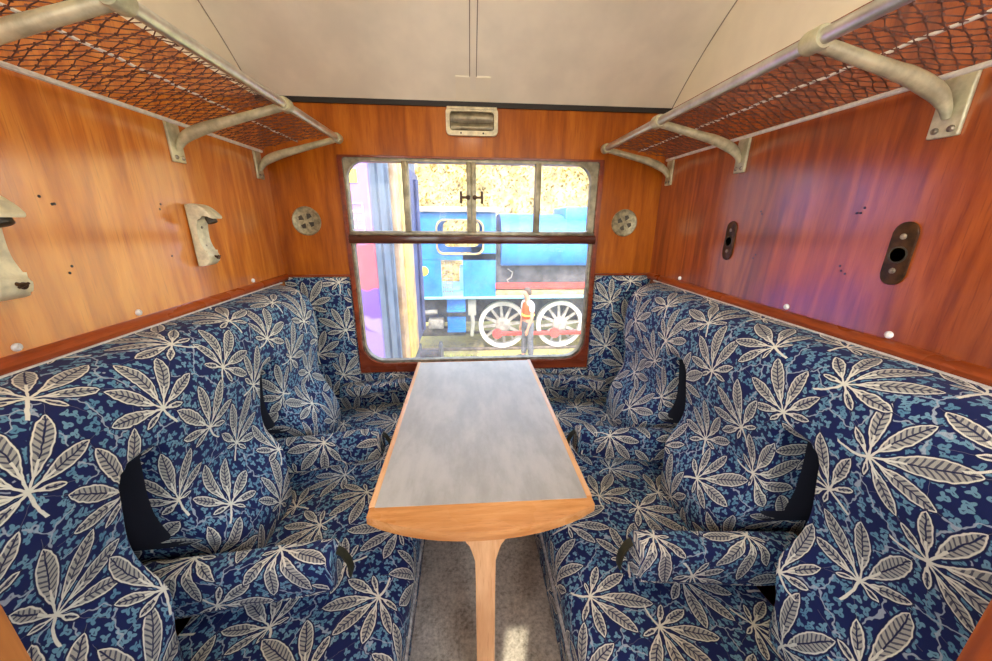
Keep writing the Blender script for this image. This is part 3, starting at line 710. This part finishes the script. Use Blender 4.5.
# ---- locomotive
lo = thing('locomotive', 'blue steam tank engine with white-rimmed wheels outside the window', 'locomotive', (1.2, 9.3, GZ + .10))
y0, y1 = 8.30, 10.4
def cab_wall(y, da=-.60, db=-.10):
    b = MB(); nn = 6
    inn = rrect(-.66, .36, .70, 1.42, [.16, .16, .18, .18], nn)
    out = []
    for (px, pz) in inn:                                            # project the window outline on to the cab rectangle
        cx, cz_ = -.15, 1.06; dx, dz = px - cx, pz - cz_; tx = ((.66 if dx > 0 else -1.05) - cx) / dx if abs(dx) > 1e-6 else 1e9; tz = ((1.60 if dz > 0 else .55) - cz_) / dz if abs(dz) > 1e-6 else 1e9
        t = min(tx, tz); out.append((cx + dx * t, cz_ + dz * t))
    for tx, tz in ((.66, 1.60), (-1.05, 1.60), (-1.05, .55), (.66, .55)):
        k = min(range(len(out)), key=lambda i: (out[i][0] - tx) ** 2 + (out[i][1] - tz) ** 2); out[k] = (tx, tz)
    b.ring(out, inn, fy(y), fy(y + .03))
    b.box((-1.05, y, -.30), (da, y + .03, .56)); b.box((db, y, -.30), (.66, y + .03, .70))
    return b
cab_wall(y0).build('cab_side', M['blue'], lo); 
b = cab_wall(y1, -.92, .12); b.build('cab_side', M['blue'], lo)
b = MB(); b.ring(rrect(-.69, .39, .67, 1.45, [.17, .17, .19, .19], 6), rrect(-.655, .355, .705, 1.415, [.155, .155, .175, .175], 6), fy(y0 - .02), fy(y0 + .04)); wf = b.build('window_surround', M['sand'], lo); wf['label'] = 'sandy surround of the cab window'
b = MB(); b.box((.62, y0 + .03, -.30), (.66, y1, 1.6)); b.build('cab_front', M['blue'], lo)
b = MB(); arcs = [i / 14 for i in range(15)]
b.loft([[(xx, y0 - .12 + (y1 - y0 + .24) * q, 1.60 + .06 * math.sin(math.pi * q) + dz) for q in arcs for dz in (0.,)] + [(xx, y0 - .12 + (y1 - y0 + .24) * q, 1.66 + .08 * math.sin(math.pi * q)) for q in arcs[::-1]] for xx in (-1.12, .74)]); b.build('cab_roof', M['roofg'], lo, smooth=50)
# ladder-like grille in the doorway
b = MB()
for i in range(5): b.box((-.585 + i * .055, y0 + .1, -.28), (-.573 + i * .055, y0 + .112, .60))
for i in range(9): b.box((-.59, y0 + .098, -.2 + i * .1), (-.34, y0 + .11, -.188 + i * .1))
b.box((-.60, y0 + .09, .60), (-.10, y0 + .12, .64)); b.build('door_grille', M['spoke'], lo)
b = MB(); b.box((-.20, y0 + .9, -.30), (.25, y1 - .4, .25), .03); b.build('cab_seat_box', M['bluel'], lo)
b = MB(); b.lathe([(.11, 0), (.11, .012), (.10, .014)], (-1.00, y0, .30), (0, -1, 0), 24); bd = b.build('works_plate', M['yel'], lo); bd['label'] = 'round yellow plate on the cab side'
# saddle tank
sec = [(8.50, .40), (8.42, .50), (8.40, .80), (8.42, 1.12), (8.52, 1.36), (8.74, 1.52), (9.1, 1.58), (9.6, 1.58), (9.96, 1.52), (10.18, 1.36), (10.28, 1.12), (10.3, .8), (10.28, .5), (10.2, .40)]
b = MB(); b.loft([[(xx, p[0], p[1]) for p in sec] for xx in (.80, 4.4)]); b.build('saddle_tank', M['blue'], lo, smooth=50)
b = MB(); b.box((2.32, 8.62, 1.40), (3.2, 9.9, 1.74), .06); b.build('tank_filler', M['blue'], lo)
b = MB(); b.tube([(.66, 9.35, .52), (4.5, 9.35, .52)], .66, 32); b.build('boiler', M['soot'], lo)
b = MB(); b.box((.66, 8.72, -.06), (4.5, 8.78, .42)); b.build('boiler_cladding', M['soot'], lo)
b = MB(); b.tube([(.98, 8.66, .30), (1.10, 8.60, .22), (1.06, 8.58, .10), (.96, 8.58, .04), (1.0, 8.58, -.02)], .018, 8); b.build('steam_pipe', M['spoke'], lo)
b = MB(); b.box((.66, 8.50, -.16), (4.5, 8.56, -.02)); b.build('frame_strip', M['red'], lo)
b = MB(); b.box((.66, 8.36, -.30), (4.5, 8.9, -.20), .01); b.build('footplate_edge', M['sand'], lo)
b = MB(); b.box((-1.5, 8.26, -.36), (4.5, 10.5, -.30), .008); b.build('running_plate', M['bluel'], lo)
b = MB(); b.box((-1.5, 8.95, -1.1), (4.5, 9.02, -.36)); b.box((-1.5, 9.7, -1.1), (4.5, 9.77, -.36)); b.build('frames', M['soot'], lo)
for xw in (.87, 2.33, 3.79):
    zc_ = GZ + .08 + .605
    b = MB(); y = 8.55; b.ring([(xw + .605 * math.cos(a), zc_ + .605 * math.sin(a)) for a in [6.28318 * k / 48 for k in range(48)]], [(xw + .50 * math.cos(a), zc_ + .50 * math.sin(a)) for a in [6.28318 * k / 48 for k in range(48)]], fy(y), fy(y + .14))
    wh = b.build('wheel', M['tyre'], lo, smooth=40)
    for k in range(12):
        a = 6.28318 * k / 12 + .1; b = MB(); b.loft([[(xw + math.cos(a) * r_ - math.sin(a) * w_ * sx_, y + yy, zc_ + math.sin(a) * r_ + math.cos(a) * w_ * sx_) for sx_, yy in ((-1, .03), (1, .03), (1, .09), (-1, .09))] for r_, w_ in ((.10, .045), (.503, .026))]); b.build('spoke', M['spoke'], wh)
    b = MB(); b.lathe([(.19, .10), (.19, .0), (.15, -.03), (.09, -.04), (1e-4, -.04)], (xw, y, zc_), (0, 1, 0), 28); b.build('wheel_hub', M['spoke'], wh)
for a_, c_ in ((.72, 2.18), (2.18, 3.64)):
    b = MB(); b.box((a_, 8.44, GZ + .44), (c_, 8.48, GZ + .54), .01); b.lathe([(.12, -.02), (.12, .05)], (a_, 8.44, GZ + .49), (0, 1, 0), 20); b.build('coupling_rod', M['red'], lo)
b = MB(); b.lathe([(.12, -.02), (.12, .05)], (3.64, 8.44, GZ + .49), (0, 1, 0), 20); b.build('crank_boss', M['red'], lo)
# cab steps
for z in (-.66, -1.16):
    b = MB(); b.box((-.50, 8.22, z), (-.06, 8.46, z + .035)); b.box((-.50, 8.42, z), (-.06, 8.46, z + .33)); b.build('step', M['blue'], lo)
b = MB(); b.box((-.48, 8.461, -1.20), (-.44, 8.49, -.36)); b.box((-.12, 8.461, -1.20), (-.08, 8.49, -.36)); b.build('step_hanger', M['soot'], lo)
b = MB(); b.box((.0, 8.40, -.80), (.20, 8.46, -.40), .02); b.tube([(.10, 8.43, -.78), (.12, 8.43, -1.0), (.08, 8.43, -1.32)], .05, 10); b.build('brake_gear', M['roofg'], lo)
b = MB(); b.box((-.98, 8.50, -1.16), (-.60, 8.8, -.92), .03); b.tube([(-1.1, 8.55, -.75), (-.75, 8.55, -.72)], .06, 10); b.build('axlebox', M['spoke'], lo)
b = MB(); b.box((-1.5, 8.75, -1.42), (-.1, 8.95, -1.2), .02); b.build('brake_beam', M['grime'], lo)

# ---- purple coach on the next track
co = thing('railway_coach', 'purple and pink railway coach with yellow gangway at left beyond the window', 'railway coach', (-3.4, 4.4, GZ + .1))
CX = -.745
b = MB(); b.box((-7, 3.0, -.35), (CX, 3.05, 2.25)); b.build('coach_side', M['livery'], co)
b = MB(); b.box((-7, 5.70, -.35), (CX, 5.75, 2.25)); b.build('coach_side', M['livery'], co)
b = MB(); b.box((-7, 3.05, -.36), (CX - .04, 5.70, -.30)); b.build('coach_floor', M['grime'], co)
b = MB(); b.box((CX - .05, 3.051, -.35), (CX, 5.699, 2.30)); b.box((CX, 3.25, -.3), (CX + .02, 3.29, 2.2)); b.box((CX, 3.60, -.3), (CX + .03, 3.66, 2.2)); b.build('coach_end', M['slate'], co)
b = MB(); b.box((CX, 3.80, -.30), (CX + .05, 4.05, 2.05), .01); b.build('gangway_edge', M['gangp'], co)
b = MB(); b.box((CX, 4.05, -.25), (CX + .07, 4.55, 2.05), .01); b.build('gangway_door', M['gangy'], co)
b = MB(); b.box((CX, 4.55, -.30), (CX + .05, 4.82, 2.05), .01); b.build('gangway_edge', M['gangp'], co)
b = MB(); b.box((CX, 4.84, -.30), (CX + .03, 5.75, 2.05), .01); b.tube([(CX + .06, 5.35, -.2), (CX + .06, 5.35, 1.95)], .03, 8); b.build('end_pipes', M['navyc'], co)
b = MB(); b.loft([[(xx, 2.95 + 2.85 * q, 2.25 + .45 * math.sin(math.pi * q)) for q in [i / 12 for i in range(13)]] for xx in (-7, CX + .03)], caps=True); b.build('coach_roof', M['slate'], co)
b = MB(); b.box((-7, 3.3, -1.1), (CX - .3, 5.4, -.38)); b.box((CX - .30, 3.4, -.8), (CX + .02, 5.3, -.40), .02); b.build('underframe', M['grime'], co)
for y in (3.55, 5.15):
    b = MB(); b.tube([(CX - .1, y, -.55), (CX + .30, y, -.55)], .08, 14); b.lathe([(.20, 0), (.20, .04), (.17, .05)], (CX + .30, y, -.55), (1, 0, 0), 24); b.build('buffer', M['grime'], co)
for xw in (-2.2, -4.6):
    for y in (3.65, 5.1):
        b = MB(); b.lathe([(.48, 0), (.48, .12), (.2, .15)], (xw, y, GZ + .58), (0, 1, 0), 28); b.build('wheel', M['grime'], co)
b = MB(); b.box((-.905, 2.992, 1.69), (-.825, 3.0, 1.79)); b.box((-.905, 2.992, 1.80), (-.845, 3.0, 1.86)); st = b.build('warning_sticker', M['yel'], co); st['label'] = 'yellow sticker high on the coach side'
b = MB(); b.ring(rrect(-.935, -.80, 1.26, 1.545, .004, 1), rrect(-.927, -.808, 1.268, 1.537, .003, 1), fy(2.993), fy(3.0))
for i in range(4):
    for x_ in (-.92, -.885, -.85, -.825): b.box((x_, 2.994, 1.295 + i * .06), (x_ + .014 + .006 * ((i * 3) % 2), 3.0, 1.315 + i * .06))
b.build('data_panel', M['shirt'], co)
for y in (3.66, 5.09):
    b = MB(); b.box((-9, y - .035, GZ + .01), (5, y + .035, GZ + .10), .01); tag(b.build('track_rail', M['steel']), '%s steel rail of the track under the purple coach' % ('nearer' if y < 4 else 'farther'), 'rail', 'rails of the coach track')

# ---- person beside the engine
def skin_mesh(name, chains, mat, parent, sub=1):
    """chains: list of lists of (x,y,z,r); points with equal coordinates are shared"""
    vs, es, rs, idx = [], [], [], {}
    for ch in chains:
        prev = None
        for x, y, z, r in ch:
            k = (round(x, 4), round(y, 4), round(z, 4))
            if k not in idx: idx[k] = len(vs); vs.append((x, y, z)); rs.append(r)
            i = idx[k]
            if prev is not None: es.append((prev, i))
            prev = i
    me = bpy.data.meshes.new(name); me.from_pydata(vs, es, []); o = bpy.data.objects.new(name, me); COL.objects.link(o)
    md = o.modifiers.new('skin', 'SKIN'); md.use_smooth_shade = True
    for i, r in enumerate(rs):
        sv = me.skin_vertices[0].data[i]; sv.radius = r if isinstance(r, tuple) else (r, r); sv.use_root = (i == 0)
    o.modifiers.new('sub', 'SUBSURF').levels = sub; o.modifiers['sub'].render_levels = sub
    me.materials.append(mat)
    if parent: attach(o, parent)
    return o
px, py = 1.40, 7.96
pe = thing('person', 'person in orange hi-vis vest, white shirt and grey jeans standing beside the engine', 'person', (px, py, GZ))
Z = lambda h: GZ + h
# faces the left of the photo, turned slightly to the train; x is forward-left
pel = (px, py, Z(.88), .115)
head = [(px - .03, py, Z(1.40), .052), (px - .045, py, Z(1.46), .060), (px - .06, py, Z(1.53), .085), (px - .06, py, Z(1.60), .082), (px - .055, py, Z(1.655), .05)]
def arm(sy, fw):
    sh = (px - .01, py + sy * .165, Z(1.32), .055)
    el = (px - .02 - fw * .3, py + sy * .215, Z(1.03), .040); wr = (px - .07 - fw, py + sy * .20, Z(.80), .027); pm = (px - .085 - fw, py + sy * .195, Z(.735), .032)
    out = [[sh, el, wr, pm]]
    for k, (dx, ln) in enumerate(((-.024, .060), (-.008, .072), (.008, .066), (.022, .052))):
        out.append([pm, (pm[0] + dx, pm[1], pm[2] - .035, .010), (pm[0] + dx - .004, pm[1] - sy * .004, pm[2] - .035 - ln * .55, .009), (pm[0] + dx - .012, pm[1] - sy * .012, pm[2] - .035 - ln, .008)])
    out.append([pm, (pm[0] - .036, pm[1] - sy * .008, pm[2] - .005, .011), (pm[0] - .046, pm[1] - sy * .012, pm[2] - .04, .009)])
    return sh, out
chest = (px + .005, py, Z(1.22), (.10, .13)); neck0 = (px - .01, py, Z(1.34), .075)
chains = [[pel, (px, py, Z(1.02), .105), chest, neck0] + head]
shL, aL = arm(-1, .05); shR, aR = arm(1, -.02)
for sh, a_ in ((shL, aL), (shR, aR)): chains.append([neck0, sh]); chains += a_
def leg(sy, dx): return [pel, (px, py + sy * .085, Z(.80), .088), (px + dx * .4, py + sy * .095, Z(.46), .060), (px + dx, py + sy * .10, Z(.10), .040), (px + dx - .02, py + sy * .10, Z(.045), .040), (px + dx - .13, py + sy * .105, Z(.035), .032)]
chains += [leg(-1, .05), leg(1, -.03)]
# nose, ears
chains.append([head[2], (px - .150, py, Z(1.535), .013)])
body = skin_mesh('body', chains, M['skin'], pe, 2)
skin_mesh('trousers', [[(px, py, Z(.96), .122), (px, py, Z(.88), .128)] ] + [[(px, py, Z(.88), .128)] + [(q[0], q[1], q[2], (q[3] if not isinstance(q[3], tuple) else q[3][0]) + .016) for q in leg(sy, dx)[1:3]] + [(px + dx, py + sy * .10, Z(.09), .062)] for sy, dx in ((-1, .05), (1, -.03))], M['jeans'], pe, 2)
skin_mesh('shirt', [[(px, py, Z(.94), .124), (px, py, Z(1.05), .122), (chest[0], py, chest[2], (.114, .145)), (px - .01, py, Z(1.35), .080)]] + [[(px - .01, py, Z(1.35), .080), (s_[0], s_[1], s_[2], .070), (s_[0] - .012, s_[1] + sy * .03, s_[2] - .17, .060)] for s_, sy in ((shL, -1), (shR, 1))], M['shirt'], pe, 2)
skin_mesh('safety_vest', [[(px, py, Z(.93), .134), (px, py, Z(1.06), .140), (chest[0], py, chest[2], (.145, .180)), (px - .005, py, Z(1.32), (.125, .165)), (px - .01, py, Z(1.39), .085)]], M['hivis'], pe, 2)
b = MB(); b.loft([[(px + (.148 + g_) * math.cos(a), py + (.168 + g_) * math.sin(a), z) for a in [6.28318 * k / 24 for k in range(24)]] for z, g_ in ((Z(1.05), -.008), (Z(1.08), -.006))]); 
b.build('reflective_tape', M['hiyel'], pe)
skin_mesh('hair', [[(px + .015, py, Z(1.50), .066), (px - .022, py, Z(1.58), .098), (px - .055, py, Z(1.635), .090), (px - .120, py, Z(1.655), .045)]], M['hair'], pe, 2)
for sy, dx in ((-1, .05), (1, -.03)):
    b = MB(); b.box((px + dx - .17, py + sy * .10 - .045, GZ), (px + dx + .05, py + sy * .10 + .045, GZ + .085), .025, 3); b.build('boot', M['boot'], pe)
for sy in (-1, 1):
    b = MB(); b.lathe([(.010, 0), (.010, .004)], (px - .135, py + sy * .032, Z(1.555)), (-1, sy * .3, 0), 10); b.build('eye', M['boot'], pe)

pe.rotation_euler.z = R(22); pe.scale = (1.05, 1.05, 1.04)

# ------------------------------------------------------------------ light
w = bpy.data.worlds.new('World'); S.world = w; w.use_nodes = True
wn = w.node_tree; wn.nodes.clear()
out = wn.nodes.new('ShaderNodeOutputWorld'); bg = wn.nodes.new('ShaderNodeBackground'); sky = wn.nodes.new('ShaderNodeTexSky')
sky.sky_type = 'NISHITA'; sky.sun_disc = False; sky.sun_elevation = R(50); sky.sun_rotation = R(190); sky.air_density = 1.; sky.dust_density = 1.5
mx = wn.nodes.new('ShaderNodeMix'); mx.data_type = 'RGBA'; mx.inputs[0].default_value = .45; mx.inputs[7].default_value = (.95, .92, .86, 1)
wn.links.new(sky.outputs[0], mx.inputs[6]); wn.links.new(mx.outputs[2], bg.inputs[0]); bg.inputs[1].default_value = 1.2; wn.links.new(bg.outputs[0], out.inputs[0])
def lamp(name, typ, energy, col, loc, direction=None, **k):
    l = bpy.data.lights.new(name, typ); l.energy = energy; l.color = col
    for a, c in k.items(): setattr(l, a, c)
    o = bpy.data.objects.new(name, l); COL.objects.link(o); o.location = loc
    if direction: o.rotation_euler = Vector(direction).to_track_quat('-Z', 'Y').to_euler()
    return o
lamp('sun', 'SUN', 2.3, (1, .93, .80), (-2, -4, 6), (.25, 1, -1.22), angle=R(.6))

# ------------------------------------------------------------------ camera
cam = bpy.data.cameras.new('camera'); co_ = bpy.data.objects.new('camera', cam); COL.objects.link(co_)
cam.sensor_width = 36; cam.lens = 355. / 992 * 36; cam.clip_start = .01; cam.clip_end = 200
yaw, pit, rol = .0814, .3001, .0069
fw = Vector((math.sin(yaw) * math.cos(pit), math.cos(yaw) * math.cos(pit), -math.sin(pit))); r = Vector((math.cos(yaw), -math.sin(yaw), 0)); u = r.cross(fw)
r2 = r * math.cos(rol) + u * math.sin(rol); u2 = -r * math.sin(rol) + u * math.cos(rol)
co_.matrix_world = Matrix(((r2.x, u2.x, -fw.x, 0), (r2.y, u2.y, -fw.y, 0), (r2.z, u2.z, -fw.z, 1.42), (0, 0, 0, 1)))
S.camera = co_
S.view_settings.view_transform = 'Standard'; S.view_settings.look = 'None'; S.view_settings.gamma = 1; S.view_settings.use_curve_mapping = False
S.view_settings.exposure = 1.12
S.cycles.use_denoising = True
S.cycles.max_bounces = 10; S.cycles.transparent_max_bounces = 16
